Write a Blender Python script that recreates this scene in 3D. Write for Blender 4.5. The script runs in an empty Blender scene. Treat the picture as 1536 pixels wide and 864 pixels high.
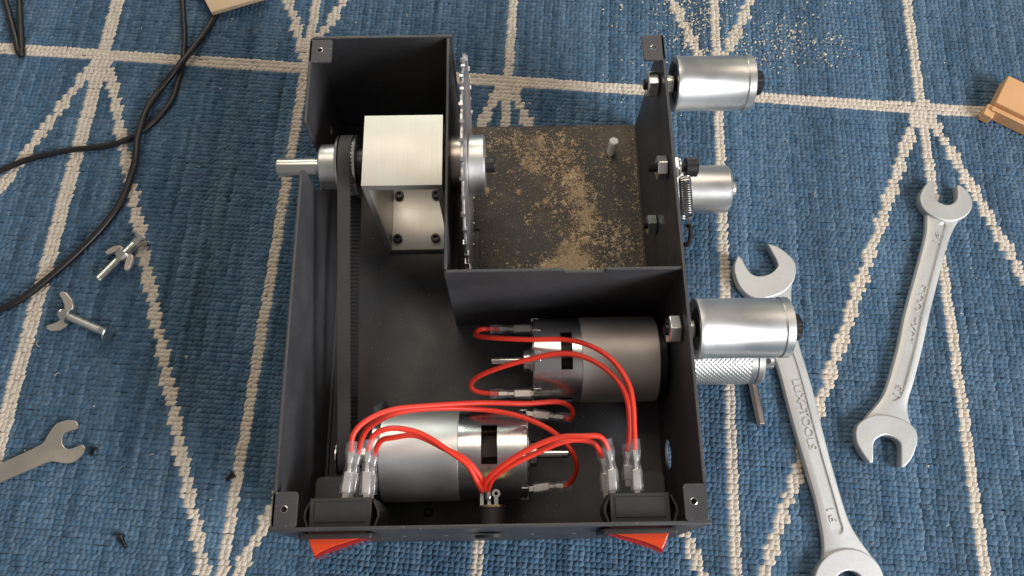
import bpy, bmesh, math, random
import numpy as np
from mathutils import Vector, Matrix
random.seed(7); rng = np.random.default_rng(7)
R = math.radians; PI = math.pi
scene = bpy.context.scene; C = scene.collection
S = 0.001                                   # everything below is written in millimetres

# ------------------------------------------------------------------ camera
H, TH, F = 430.0, R(19.1), 1160.0           # camera height, tilt from straight down, focal length in px of a 1536 px frame
cam = bpy.data.objects.new('camera', bpy.data.cameras.new('camera')); C.objects.link(cam)
cam.location = (0, 0, H*S); cam.rotation_euler = (TH, 0, 0)
cam.data.sensor_width = 36; cam.data.lens = 36*F/1536; cam.data.clip_start = 0.01; cam.data.clip_end = 50
scene.camera = cam
# ------------------------------------------------------------------ light (a room lit by a window to the lower right)
w = bpy.data.worlds.new('World'); scene.world = w; w.use_nodes = True
bg = w.node_tree.nodes['Background']; bg.inputs[0].default_value = (1.0, 0.965, 0.92, 1); bg.inputs[1].default_value = 0.215
def area(name, loc, target, sx, sy, power, col):
    l = bpy.data.lights.new(name, 'AREA'); l.shape = 'RECTANGLE'; l.size = sx; l.size_y = sy; l.energy = power; l.color = col
    o = bpy.data.objects.new(name, l); C.objects.link(o); o.location = loc
    o.rotation_euler = (Vector(target)-Vector(loc)).to_track_quat('-Z', 'Y').to_euler(); return o
area('window_light', (1.25, -0.66, 0.86), (0.08, 0.1, 0), 0.85, 0.62, 36, (0.93, 0.97, 1.0))
area('ceiling_bounce', (0.0, 1.1, 1.9), (0, 0.15, 0), 1.3, 0.8, 13, (1.0, 0.86, 0.70))
area('far_window', (-0.2, 1.9, 0.85), (0, 0.1, 0), 0.9, 0.5, 9, (0.93, 1.0, 0.86))
scene.view_settings.view_transform = 'Standard'; scene.view_settings.look = 'None'
scene.view_settings.exposure = 0.0; scene.view_settings.gamma = 1
scene.render.engine = 'CYCLES'

# ------------------------------------------------------------------ placing: pixel -> point at a known height
YAW = R(0.94)
def ray(px, py):
    dx, dy = (px-768)/F, (432-py)/F
    return dx, math.sin(TH)+dy*math.cos(TH), -math.cos(TH)+dy*math.sin(TH)
def P(px, py, z=0.0):
    d = ray(px, py); t = (H-z)/(-d[2]); return Vector((d[0]*t, d[1]*t, z))
def B(px, py, z=0.0):                       # the same in the machine's own frame
    p = P(px, py, z); c, s = math.cos(YAW), math.sin(YAW)
    return Vector((p.x*c+p.y*s, -p.x*s+p.y*c, z))

# ------------------------------------------------------------------ materials
def node_mat(name):
    m = bpy.data.materials.new(name); m.use_nodes = True
    return m, m.node_tree.nodes, m.node_tree.links, m.node_tree.nodes['Principled BSDF']
def mat(name, col, rough=0.5, metal=0.0, var=0.15, nscale=400, bump=0.05, stretch=(1, 1, 1), rvar=0.1, spec=0.5, dust=0.0, coat=0.0):
    m, N, L, b = node_mat(name)
    tc = N.new('ShaderNodeTexCoord'); mp = N.new('ShaderNodeMapping'); mp.inputs['Scale'].default_value = stretch
    L.new(tc.outputs['Object'], mp.inputs[0])
    n = N.new('ShaderNodeTexNoise'); n.inputs['Scale'].default_value = nscale; n.inputs['Detail'].default_value = 5
    L.new(mp.outputs[0], n.inputs[0])
    n2 = N.new('ShaderNodeTexNoise'); n2.inputs['Scale'].default_value = 35; n2.inputs['Detail'].default_value = 4
    L.new(tc.outputs['Object'], n2.inputs[0])
    ad = N.new('ShaderNodeMath'); ad.operation = 'ADD'; L.new(n.outputs[0], ad.inputs[0]); L.new(n2.outputs[0], ad.inputs[1])
    mr = N.new('ShaderNodeMapRange'); mr.inputs[1].default_value = 0.6; mr.inputs[2].default_value = 1.4
    L.new(ad.outputs[0], mr.inputs[0])
    mx = N.new('ShaderNodeMix'); mx.data_type = 'RGBA'
    mx.inputs[6].default_value = (*[c*(1-var) for c in col], 1); mx.inputs[7].default_value = (*[min(1, c*(1+var)) for c in col], 1)
    L.new(mr.outputs[0], mx.inputs[0]); out = mx.outputs[2]
    if dust:
        n3 = N.new('ShaderNodeTexNoise'); n3.inputs['Scale'].default_value = 900; n3.inputs['Detail'].default_value = 1
        L.new(tc.outputs['Object'], n3.inputs[0])
        m3 = N.new('ShaderNodeMapRange'); m3.inputs[1].default_value = 0.735; m3.inputs[2].default_value = 0.76; m3.inputs[4].default_value = dust
        L.new(n3.outputs[0], m3.inputs[0])
        mx2 = N.new('ShaderNodeMix'); mx2.data_type = 'RGBA'; L.new(m3.outputs[0], mx2.inputs[0]); L.new(out, mx2.inputs[6])
        mx2.inputs[7].default_value = (0.45, 0.38, 0.28, 1); out = mx2.outputs[2]
    L.new(out, b.inputs['Base Color'])
    rr = N.new('ShaderNodeMapRange'); rr.inputs[1].default_value = 0.3; rr.inputs[2].default_value = 0.7
    rr.inputs[3].default_value = max(0.02, rough-rvar); rr.inputs[4].default_value = min(1, rough+rvar)
    L.new(n2.outputs[0], rr.inputs[0]); L.new(rr.outputs[0], b.inputs['Roughness'])
    b.inputs['Metallic'].default_value = metal; b.inputs['Specular IOR Level'].default_value = spec
    b.inputs['Coat Weight'].default_value = coat
    if bump:
        bp = N.new('ShaderNodeBump'); bp.inputs['Strength'].default_value = bump; bp.inputs['Distance'].default_value = 0.0003
        L.new(n.outputs[0], bp.inputs['Height']); L.new(bp.outputs[0], b.inputs['Normal'])
    return m
M = {}
M['paint'] = mat('black_powder_coat', (0.055, 0.0535, 0.057), 0.46, 0, 0.28, 1800, 0.25, rvar=0.16, dust=0.4)
M['black_plastic'] = mat('black_plastic', (0.030, 0.026, 0.025), 0.5, 0, 0.12, 600, 0.1)
M['rubber'] = mat('belt_rubber', (0.040, 0.036, 0.037), 0.62, 0, 0.15, 900, 0.15)
M['rubber_dark'] = mat('belt_tooth_rubber', (0.018, 0.017, 0.018), 0.6, 0, 0.15, 900, 0.1)
M['black_steel'] = mat('blackened_steel', (0.035, 0.034, 0.036), 0.38, 0.6, 0.2, 500, 0.05)
M['alu'] = mat('turned_aluminium', (0.77, 0.755, 0.735), 0.38, 1, 0.08, 400, 0.06, (30, 1, 1), 0.07)
M['alu_block'] = mat('milled_aluminium', (0.66, 0.645, 0.60), 0.48, 0.85, 0.04, 260, 0.16, (6, 0.12, 6), 0.07)
M['alu_groove'] = mat('dull_aluminium', (0.50, 0.49, 0.475), 0.38, 1, 0.06, 300, 0.12, (30, 1, 1), 0.05)
M['steel'] = mat('bright_steel', (0.70, 0.68, 0.65), 0.2, 1, 0.08, 300, 0.05, (20, 1, 1), 0.06)
M['steel_brown'] = mat('stained_steel', (0.46, 0.39, 0.35), 0.32, 1, 0.15, 200, 0.08, (12, 1, 1), 0.08)
M['zinc'] = mat('zinc_plated_steel', (0.80, 0.79, 0.74), 0.24, 1, 0.08, 300, 0.05, (1, 1, 1), 0.07)
M['tinned'] = mat('tinned_brass', (0.84, 0.78, 0.70), 0.28, 0.75, 0.08, 300, 0.05)
M['spring'] = mat('spring_steel', (0.33, 0.31, 0.30), 0.3, 1, 0.1, 300, 0.02)
M['chrome'] = mat('plated_motor_can', (0.66, 0.66, 0.67), 0.27, 1, 0.05, 1500, 0.05)
M['flux'] = mat('grey_flux_ring', (0.52, 0.485, 0.455), 0.55, 0.65, 0.06, 900, 0.06)
M['flux_light'] = mat('satin_flux_ring', (0.80, 0.81, 0.82), 0.5, 0.8, 0.05, 900, 0.05)
M['blade'] = mat('saw_blade_steel', (0.60, 0.57, 0.58), 0.4, 1, 0.12, 250, 0.05)
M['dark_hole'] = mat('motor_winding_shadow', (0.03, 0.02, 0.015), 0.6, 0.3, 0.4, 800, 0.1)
M['copper'] = mat('lacquered_copper', (0.42, 0.16, 0.07), 0.4, 1, 0.2, 800, 0.1)
M['brass'] = mat('brass', (0.62, 0.42, 0.20), 0.35, 1, 0.1, 400, 0.05)
M['wire'] = mat('red_wire_insulation', (0.80, 0.045, 0.022), 0.42, 0, 0.12, 250, 0.12)
M['rocker'] = mat('red_rocker_plastic', (0.95, 0.085, 0.02), 0.14, 0, 0.05, 200, 0.0, coat=0.5)
M['rocker'].node_tree.nodes['Principled BSDF'].inputs['Transmission Weight'].default_value = 0.25
M['lens'] = mat('dark_red_lens', (0.36, 0.012, 0.018), 0.12, 0, 0.05, 200, 0.0, coat=1)
M['cord'] = mat('black_cord', (0.013, 0.011, 0.010), 0.42, 0, 0.2, 500, 0.05)
M['wrench'] = mat('satin_chrome', (0.60, 0.59, 0.575), 0.52, 0.7, 0.08, 700, 0.10, (1, 1, 1), 0.05)
M['stamped'] = mat('stamped_zinc_steel', (0.66, 0.60, 0.52), 0.40, 0.9, 0.06, 500, 0.06)
M['peach'] = mat('peach_plastic', (0.66, 0.36, 0.17), 0.5, 0, 0.10, 900, 0.05)
M['ply'] = mat('pale_wood', (0.62, 0.45, 0.29), 0.65, 0, 0.12, 160, 0.3, (1, 12, 1))
M['dust'] = mat('sawdust', (0.60, 0.45, 0.29), 0.85, 0, 0.35, 900, 0.0)
M['dust_pale'] = mat('pale_wood_chips', (0.78, 0.68, 0.52), 0.8, 0, 0.3, 900, 0.0)
M['washer_white'] = mat('white_nylon', (0.85, 0.82, 0.77), 0.35, 0, 0.05, 300, 0.0)

def sleeve_mat():
    m, N, L, b = node_mat('clear_vinyl_sleeve')
    b.inputs['Base Color'].default_value = (0.86, 0.85, 0.88, 1); b.inputs['Roughness'].default_value = 0.16
    b.inputs['Specular IOR Level'].default_value = 0.9; b.inputs['Coat Weight'].default_value = 1; b.inputs['Coat Roughness'].default_value = .08
    t = N.new('ShaderNodeBsdfTransparent'); t.inputs[0].default_value = (0.93, 0.93, 0.95, 1)
    mx = N.new('ShaderNodeMixShader')
    n = N.new('ShaderNodeTexNoise'); n.inputs['Scale'].default_value = 260
    tc = N.new('ShaderNodeTexCoord'); L.new(tc.outputs['Object'], n.inputs[0])
    mr = N.new('ShaderNodeMapRange'); mr.inputs[1].default_value = .35; mr.inputs[2].default_value = .7; mr.inputs[3].default_value = .05; mr.inputs[4].default_value = .22
    L.new(n.outputs[0], mr.inputs[0]); L.new(mr.outputs[0], mx.inputs[0])
    L.new(t.outputs[0], mx.inputs[1]); L.new(b.outputs[0], mx.inputs[2])
    bp = N.new('ShaderNodeBump'); bp.inputs['Strength'].default_value = .6; bp.inputs['Distance'].default_value = .0006
    L.new(n.outputs[0], bp.inputs['Height']); L.new(bp.outputs[0], b.inputs['Normal'])
    L.new(mx.outputs[0], N['Material Output'].inputs[0]); return m
M['sleeve'] = sleeve_mat()

def yarn_mat():
    m, N, L, b = node_mat('carpet_yarn')
    at = N.new('ShaderNodeAttribute'); at.attribute_name = 'yarn'
    tc = N.new('ShaderNodeTexCoord'); mp = N.new('ShaderNodeMapping'); mp.inputs['Scale'].default_value = (1, 2.2, 1); mp.inputs['Rotation'].default_value = (0, 0, R(25))
    L.new(tc.outputs['Object'], mp.inputs[0])
    n = N.new('ShaderNodeTexNoise'); n.inputs['Scale'].default_value = 1300; n.inputs['Detail'].default_value = 3; L.new(mp.outputs[0], n.inputs[0])
    mr = N.new('ShaderNodeMapRange'); mr.inputs[1].default_value = .3; mr.inputs[2].default_value = .7; mr.inputs[3].default_value = .72; mr.inputs[4].default_value = 1.25
    L.new(n.outputs[0], mr.inputs[0])
    mu = N.new('ShaderNodeVectorMath'); mu.operation = 'SCALE'; L.new(at.outputs['Color'], mu.inputs[0]); L.new(mr.outputs[0], mu.inputs['Scale'])
    L.new(mu.outputs[0], b.inputs['Base Color']); b.inputs['Roughness'].default_value = .85
    b.inputs['Specular IOR Level'].default_value = .25; b.inputs['Sheen Weight'].default_value = .25; b.inputs['Sheen Roughness'].default_value = .4
    bp = N.new('ShaderNodeBump'); bp.inputs['Strength'].default_value = .7; bp.inputs['Distance'].default_value = .0005
    L.new(n.outputs[0], bp.inputs['Height']); L.new(bp.outputs[0], b.inputs['Normal'])
    return m
M['yarn'] = yarn_mat()
M['backing'] = mat('carpet_backing', (0.035, 0.075, 0.13), 0.9, 0, 0.3, 500, 0.3)

def tray_mat():                              # painted floor with fine sawdust lying on it in drifts
    m = mat('dusty_powder_coat', (0.046, 0.039, 0.034), 0.65, 0, 0.2, 1800, 0.25)
    N, L = m.node_tree.nodes, m.node_tree.links; b = N['Principled BSDF']
    tc = N.new('ShaderNodeTexCoord')
    n = N.new('ShaderNodeTexNoise'); n.inputs['Scale'].default_value = 1000; n.inputs['Detail'].default_value = 4
    n2 = N.new('ShaderNodeTexNoise'); n2.inputs['Scale'].default_value = 40; n2.inputs['Detail'].default_value = 4
    for q in (n, n2): L.new(tc.outputs['Object'], q.inputs[0])
    a = N.new('ShaderNodeMath'); a.operation = 'MULTIPLY_ADD'; a.inputs[1].default_value = .7; L.new(n2.outputs[0], a.inputs[0]); L.new(n.outputs[0], a.inputs[2])
    mr = N.new('ShaderNodeMapRange'); mr.inputs[1].default_value = .82; mr.inputs[2].default_value = 1.02; mr.inputs[4].default_value = .55; L.new(a.outputs[0], mr.inputs[0])
    old = b.inputs['Base Color'].links[0].from_socket
    mx = N.new('ShaderNodeMix'); mx.data_type = 'RGBA'; L.new(mr.outputs[0], mx.inputs[0]); L.new(old, mx.inputs[6]); mx.inputs[7].default_value = (.20, .135, .085, 1)
    L.new(mx.outputs[2], b.inputs['Base Color']); return m
M['wing'] = mat('dull_zinc', (0.72, 0.64, 0.56), 0.42, 0.75, 0.08, 300, 0.08)
M['tray'] = tray_mat()

# ------------------------------------------------------------------ mesh helpers
class MB:
    def __init__(s): s.v = []; s.f = []
    def add(s, vs, fs):
        k = len(s.v); s.v += [tuple(v) for v in vs]; s.f += [[i+k for i in f] for f in fs]; return s
    def box(s, x0, x1, y0, y1, z0, z1):
        return s.add([(x, y, z) for z in (z0, z1) for y in (y0, y1) for x in (x0, x1)],
                     [(0, 2, 3, 1), (4, 5, 7, 6), (0, 1, 5, 4), (2, 6, 7, 3), (0, 4, 6, 2), (1, 3, 7, 5)])
    def lathe(s, o, ax, prof, n=48, up=(0, 0, 1), skip=None, phase=0.0, cap=True):
        """prof = [(t, r)...] along axis ax from point o"""
        ax = Vector(ax).normalized(); o = Vector(o)
        if abs(Vector(up).dot(ax)) > .97: up = (1, 0, 0)
        e1 = Vector(up) - ax*Vector(up).dot(ax)
        e1.normalize(); e2 = ax.cross(e1)
        vs = []; fs = []
        for t, r in prof:
            for i in range(n):
                a = 2*PI*i/n+phase; vs.append(o+ax*t+e1*(r*math.cos(a))+e2*(r*math.sin(a)))
        for j in range(len(prof)-1):
            for i in range(n):
                if skip and skip(j, i): continue
                a, b = j*n+i, j*n+(i+1) % n; fs.append((a, b, b+n, a+n))
        if cap:
            if prof[0][1] > 1e-6: fs.append(tuple(range(n))[::-1])
            if prof[-1][1] > 1e-6: fs.append(tuple(range((len(prof)-1)*n, len(prof)*n)))
        return s.add(vs, fs)
    def tube(s, pts, r, n=12, rfun=None, flat=1.0):
        pts = [Vector(p) for p in pts]; vs = []; fs = []
        e = None
        for k, p in enumerate(pts):
            d = (pts[min(k+1, len(pts)-1)]-pts[max(k-1, 0)]).normalized()
            if e is None: e = Vector((0, 0, 1)) if abs(d.z) < .9 else Vector((1, 0, 0))
            e = (e-d*e.dot(d)).normalized(); g = d.cross(e)
            rr = rfun(k/(len(pts)-1)) if rfun else r
            for i in range(n):
                a = 2*PI*i/n; vs.append(p+e*(rr*flat*math.cos(a))+g*(rr*math.sin(a)))
        for k in range(len(pts)-1):
            for i in range(n):
                a, b = k*n+i, k*n+(i+1) % n; fs.append((a, b, b+n, a+n))
        fs.append(tuple(range(n))[::-1]); fs.append(tuple(range((len(pts)-1)*n, len(pts)*n)))
        return s.add(vs, fs)
def spline(pts, n=10):
    p = [Vector(q) for q in pts]; out = []
    for i in range(len(p)-1):
        a, b, c, d = p[max(i-1, 0)], p[i], p[i+1], p[min(i+2, len(p)-1)]
        for k in range(n):
            t = k/n; out.append(.5*((2*b)+(c-a)*t+(2*a-5*b+4*c-d)*t*t+(3*b-a-3*c+d)*t**3))
    out.append(p[-1]); return out
ROOT_OFF = {}
def finish(me, name, m, parent, off, bevel=0, solid=0, sharp=32):
    me.materials.clear()
    me.materials.append(M[m] if isinstance(m, str) else m)
    me.polygons.foreach_set('use_smooth', [True]*len(me.polygons)); me.set_sharp_from_angle(angle=R(sharp)); me.update()
    o = bpy.data.objects.new(name, me); C.objects.link(o)
    if parent: o.parent = parent
    if bevel:
        b = o.modifiers.new('bevel', 'BEVEL'); b.width = bevel*S; b.segments = 2; b.limit_method = 'ANGLE'; b.angle_limit = R(40); b.harden_normals = False
    return o
def obj(name, mb, m, parent=None, off=(0, 0, 0), bevel=0, sharp=32, recalc=True):
    """link a mesh; coordinates are given in the frame 'off' is the origin of"""
    o_ = Vector(off)
    me = bpy.data.meshes.new(name)
    me.from_pydata([((v[0]-o_.x)*S, (v[1]-o_.y)*S, (v[2]-o_.z)*S) for v in mb.v], [], mb.f)
    if recalc:
        bm = bmesh.new(); bm.from_mesh(me); bmesh.ops.recalc_face_normals(bm, faces=bm.faces); bm.to_mesh(me); bm.free()
    return finish(me, name, m, parent, off, bevel, sharp=sharp)
def curve_mesh(outlines, th, bevel=0.0, res=1):
    """extruded flat outline(s) with holes -> mesh in mm, lying in xy, z from 0 to th"""
    cu = bpy.data.curves.new('outline', 'CURVE'); cu.dimensions = '2D'; cu.fill_mode = 'BOTH'
    cu.extrude = th/2-bevel; cu.bevel_depth = bevel; cu.bevel_resolution = res; cu.offset = -bevel
    for o in outlines:
        sp = cu.splines.new('POLY'); sp.points.add(len(o)-1)
        for q, p in zip(sp.points, o): q.co = (p[0], p[1], 0, 1)
        sp.use_cyclic_u = True
    return _conv(cu, th/2)
def _conv(cu, dz):
    o = bpy.data.objects.new('tmp', cu); C.objects.link(o)
    dg = bpy.context.evaluated_depsgraph_get(); me = bpy.data.meshes.new_from_object(o.evaluated_get(dg))
    bpy.data.objects.remove(o); bpy.data.curves.remove(cu)
    me.transform(Matrix.Translation((0, 0, dz))); return me
def sheet(name, outlines, th, mtx, m, parent, off=(0, 0, 0), bevel=0.0, res=1):
    me = curve_mesh(outlines, th, bevel, res)
    me.transform(Matrix.Scale(S, 4) @ Matrix.Translation(-Vector(off)) @ mtx)
    return finish(me, name, m, parent, off)
def lettering(text, length, height, depth, mtx, m, parent, off=(0, 0, 0), name='lettering', spacing=1.0):
    cu = bpy.data.curves.new('text', 'FONT'); cu.body = text; cu.size = 10; cu.extrude = depth/2; cu.resolution_u = 3; cu.space_character = spacing
    cu.offset = .04
    me = _conv(cu, depth/2)
    co = np.array([v.co[:] for v in me.vertices]); lo, hi = co.min(0), co.max(0)
    me.transform(Matrix.Diagonal((length/(hi[0]-lo[0]), height/(hi[1]-lo[1]), 1, 1)) @ Matrix.Translation((-(lo[0]+hi[0])/2, -(lo[1]+hi[1])/2, 0)))
    me.transform(Matrix.Scale(S, 4) @ Matrix.Translation(-Vector(off)) @ mtx)
    return finish(me, name, m, parent, off)
def circle(cx, cy, r, n=24, a0=0, a1=2*PI):
    full = abs(a1-a0-2*PI) < 1e-6
    return [(cx+r*math.cos(a0+(a1-a0)*i/(n if full else n-1)), cy+r*math.sin(a0+(a1-a0)*i/(n if full else n-1))) for i in range(n)]
def rrect(x0, x1, y0, y1, r, n=5):
    out = []
    for cx, cy, a in ((x1-r, y1-r, 0), (x0+r, y1-r, PI/2), (x0+r, y0+r, PI), (x1-r, y0+r, 1.5*PI)):
        out += [(cx+r*math.cos(a+PI/2*i/n), cy+r*math.sin(a+PI/2*i/n)) for i in range(n+1)]
    return out
def root(name, loc, label, cat, group=None, rz=0):
    o = bpy.data.objects.new(name, None); C.objects.link(o); o.location = Vector(loc)*S; o.rotation_euler = (0, 0, rz)
    o.empty_display_size = .01; o['label'] = label; o['category'] = cat
    if group: o['group'] = group
    return o
def tag(o, label, cat, group=None):
    o['label'] = label; o['category'] = cat
    if group: o['group'] = group
    return o
# matrices mapping a flat outline's (x, y, thickness) to box axes
VZ = lambda u: Matrix(((0, 0, 1, u), (1, 0, 0, 0), (0, 1, 0, 0), (0, 0, 0, 1)))     # (v, z) outline, thickness along +u
UZ = lambda v: Matrix(((1, 0, 0, 0), (0, 0, 1, v), (0, 1, 0, 0), (0, 0, 0, 1)))     # (u, z) outline, thickness along +v
UV = lambda z: Matrix.Translation((0, 0, z))                                        # (u, v) outline, thickness along +z

# ------------------------------------------------------------------ carpet
CR = R(-3.1)
def carpet():
    # underlay sheet
    mb = MB(); mb.add([(-1500, -1300, -1.6), (1500, -1300, -1.6), (1500, 1700, -1.6), (-1500, 1700, -1.6)], [(0, 1, 2, 3)])
    g = obj('carpet', mb, 'backing'); g['kind'] = 'structure'
    pu, pv = 2.95, 2.7
    nx, ny = int(980/pu), int(650/pv)
    I, J = np.meshgrid(np.arange(nx), np.arange(ny)); I = I.ravel(); J = J.ravel()
    rowj = rng.normal(0, .30, ny); x = -495+I*pu+rowj[J]+rng.normal(0, .22, I.size)
    y = -150+J*pv+rng.normal(0, .10, I.size)+.22*np.sin(x/23+J*.9)+.15*np.sin(x/7.3+J*2.3)
    # pattern in carpet frame: columns every 134, a cross band at y = 291, fans with slope 0.395
    cols = np.array([-552., -419., -285.5, -152., -18.7, 117., 247.5, 381., 515.])
    even = np.array([1, 0, 1, 0, 1, 0, 1, 0, 1])
    cream = np.zeros(I.size, bool)
    yi = -150+J*pv
    for band in (291., -48.): cream |= np.abs(yi-band) < 4.1
    xi = -495+I*pu
    for c in cols: cream |= np.abs(xi-c) < 3.35
    ys = -150+(J//2)*2*pv+pv*.5          # the fans step every second row
    for c, e in zip(cols, even):
        if not e: continue
        for band in (291., -48., 630.):
            d = band+2-ys
            for sg in (-1, 1):
                cream |= (d > -3) & (d < 336) & (np.abs(xi-(c+sg*(d*.395+1))) < 3.5)
            cream |= (d > 0) & (d < 17) & (np.abs(xi-c) < 4+d*.42)      # solid triangle under each node
    up = (~even.astype(bool))
    n = I.size
    # yarn colours: melange of blues / cream
    t = rng.random(n); patch = np.sin(x/61+1.3*np.sin(y/83))*.5+.5
    # the dyed yarn runs along the columns: each column keeps its shade for a while, with pale streaks
    cs = rng.normal(0, 1, (ny//14+3, nx)); ks = (J/14.0); k0 = ks.astype(int); fr_ = ks-k0
    strk = cs[k0, I]*(1-fr_)+cs[k0+1, I]*fr_; wide = np.convolve(rng.normal(0, 1, nx), np.ones(5)/5, 'same')[I]
    v1 = np.clip(.80+.30*rng.random(n)+.13*strk+.16*wide, .45, 1.6)
    grey = np.clip(.35*strk+.5*(t-.5), -.4, .6)[:, None]
    blue = np.stack([.062+.022*t, .121+.028*t, .193+.034*t], 1)
    blue = blue*(1-grey*.35)+grey*.35*np.array([.15, .19, .23])
    blue = blue*(v1+.10*(patch-.5))[:, None]
    cr = np.stack([.60+.03*t, .52+.03*t, .435+.03*t], 1)*(.93+.14*rng.random(n))[:, None]
    col = np.where(cream[:, None], cr, blue)
    loose = .5+.5*np.sin(x/37+2*np.sin(y/29))*np.sin(y/41+x/97)
    # one yarn loop: 6 x 4 grid, a leaning pillow
    gx = np.array([-.56, -.42, -.14, .16, .42, .56]); gy = np.array([-.5, -.24, .24, .5])
    GX, GY = np.meshgrid(gx, gy); GX = GX.ravel(); GY = GY.ravel(); m = GX.size
    hz = np.sqrt(np.clip(1-(GX/.60)**2, 0, 1))*np.sqrt(np.clip(1-(GY/.56)**2, 0, 1))
    lx = pu*(1.16+.28*rng.random(n)); ly = pv*(1.05+.12*rng.random(n)); hh = 1.6+.6*rng.random(n)+.35*loose
    tilt = rng.normal(.75, .28, n); ang = rng.normal(.10, .16, n); skew = rng.normal(.30, .16, n)
    X = GX[None]*lx[:, None]+skew[:, None]*GY[None]*ly[:, None]; Y = GY[None]*ly[:, None]
    Z = hz[None]*hh[:, None]+(GX[None]*tilt[:, None])*hz[None]*1.4-1.62
    ca, sa = np.cos(ang)[:, None], np.sin(ang)[:, None]
    X, Y = X*ca-Y*sa, X*sa+Y*ca
    X += x[:, None]; Y += y[:, None]
    Y = Y-.0215*X                                              # the weft runs slightly off square
    c, s = math.cos(CR), math.sin(CR)
    co = np.stack([(X*c-Y*s), (X*s+Y*c), Z], 2).reshape(-1, 3)*S
    q = np.array([(j*6+i, j*6+i+1, (j+1)*6+i+1, (j+1)*6+i) for j in range(3) for i in range(5)])
    faces = (q[None]+(np.arange(n)*m)[:, None, None]).reshape(-1, 4)
    me = bpy.data.meshes.new('yarn_loops'); me.vertices.add(len(co)); me.vertices.foreach_set('co', co.ravel().astype(np.float32))
    me.loops.add(faces.size); me.loops.foreach_set('vertex_index', faces.ravel().astype(np.int32))
    me.polygons.add(len(faces)); me.polygons.foreach_set('loop_start', np.arange(0, faces.size, 4, dtype=np.int32))
    me.update(calc_edges=True); me.polygons.foreach_set('use_smooth', np.ones(len(faces), bool))
    at = me.attributes.new('yarn', 'FLOAT_COLOR', 'POINT')
    at.data.foreach_set('color', np.repeat(np.concatenate([col, np.ones((n, 1))], 1), m, axis=0).ravel().astype(np.float32))
    me.materials.append(M['yarn']); o = bpy.data.objects.new('yarn_loops', me); C.objects.link(o); o.parent = g; o['kind'] = 'stuff'
carpet()

# ------------------------------------------------------------------ the machine
OX, OY = -9.0, 135.0
cy_, sy_ = math.cos(YAW), math.sin(YAW)
mach = root('saw_and_belt_machine', (OX*cy_-OY*sy_, OX*sy_+OY*cy_, 0.6),
            'open black sheet metal machine housing with saw blade, rollers, belt and two motors', 'machine', rz=YAW)
OFF = (OX, OY, 0.6)
def mo(name, mb, m, parent=mach, bevel=0, sharp=32): return obj(name, mb, m, parent, OFF, bevel, sharp)
def ms(name, outl, th, mtx, m, parent=mach, bevel=0.0, res=1): return sheet(name, outl, th, mtx, m, parent, OFF, bevel, res)
UL, UR, VF, VB, ZT, T = -101.5, 83.6, 11.0, 257.5, 90.0, 1.6
US, VS = -28.5, 127.5                          # inner corner where the saw bay starts

# panels -----------------------------------------------------------
ms('floor_panel', [[(UL+1, VF-2), (UR-1, VF-2), (UR-1, VS), (US, VS), (US, VB-1), (UL+1, VB-1)]], 1.4, UV(.7), 'paint')
ms('saw_bay_floor', [[(US+.1, VS+.1), (UR-1, VS+.1), (UR-1, VB-1.5), (US+.1, VB-1.5)], rrect(-24.0, -16.5, 131, 186, .8)], 1.4, UV(.7), 'tray')
mb = MB(); mb.box(-26, -14.5, 129.5, 188, .45, .68); mo('slot_shade_plate', mb, 'paint')  # added dark plate, stands in for the shade seen through the blade slot
# left side with the U shaped shaft slot
out = [(VF+1, .7), (VB, .7), (VB, ZT), (207.5, ZT), (206.5, 62)]
out += [(195+11.5*math.cos(a), 61+11.5*math.sin(a)) for a in [-PI*i/12 for i in range(13)]]
out += [(183.5, 70), (183.0, 86), (181.0, ZT-1.2), (178, ZT), (VF+1, ZT)]
ms('left_panel', [out, circle(233, 40, 3, 16)], T, VZ(UL), 'paint', bevel=.35)
# right side with a large round hole
ms('right_panel', [[(VF+1, .7), (VB-1.5, .7), (VB-1.5, ZT+.6), (VF+17, ZT+.6), (VF+17, ZT-1), (VF+1, ZT-1)], circle(48.5, 21.0, 7.6, 32)], T, VZ(UR-T), 'paint', bevel=.35)
# front, leaning out a little at the foot
lean = Matrix.Rotation(R(-2.2), 4, 'X')
fr = Matrix.Translation((0, VF+.2, ZT)) @ lean @ Matrix.Translation((0, -VF, -ZT)) @ UZ(VF)
fh = [circle(u, 46, 2.1, 16) for u in (-50, -30, 11, 30.5)]
ms('front_panel', [rrect(UL-1.0, UR+1.0, .8, ZT, 1.0, 3)]+fh, T, fr, 'paint', bevel=.35)
ms('back_panel', [[(UL, .7), (US+1.2, .7), (US+1.2, ZT), (UL+2, ZT), (UL, ZT-2)]], T, UZ(VB), 'paint', bevel=.35)
# saw bay inner walls
ms('bay_side_panel', [rrect(VS, VB-.2, 1.5, ZT, 1.0, 2)], 1.5, VZ(US-1.5), 'paint', bevel=.3)
ms('bay_front_panel', [[(US-1.5, 1.6), (UR-T-.2, 1.6), (UR-T-.2, ZT-.2), (46.5, ZT-.2), (45.6, ZT-3.2), (27.2, ZT-3.2), (26.8, ZT-.2), (US-.5, ZT-.2), (US-1.5, ZT-1.2)]], 1.6, UZ(VS-1.6), 'paint', bevel=.3)
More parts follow.
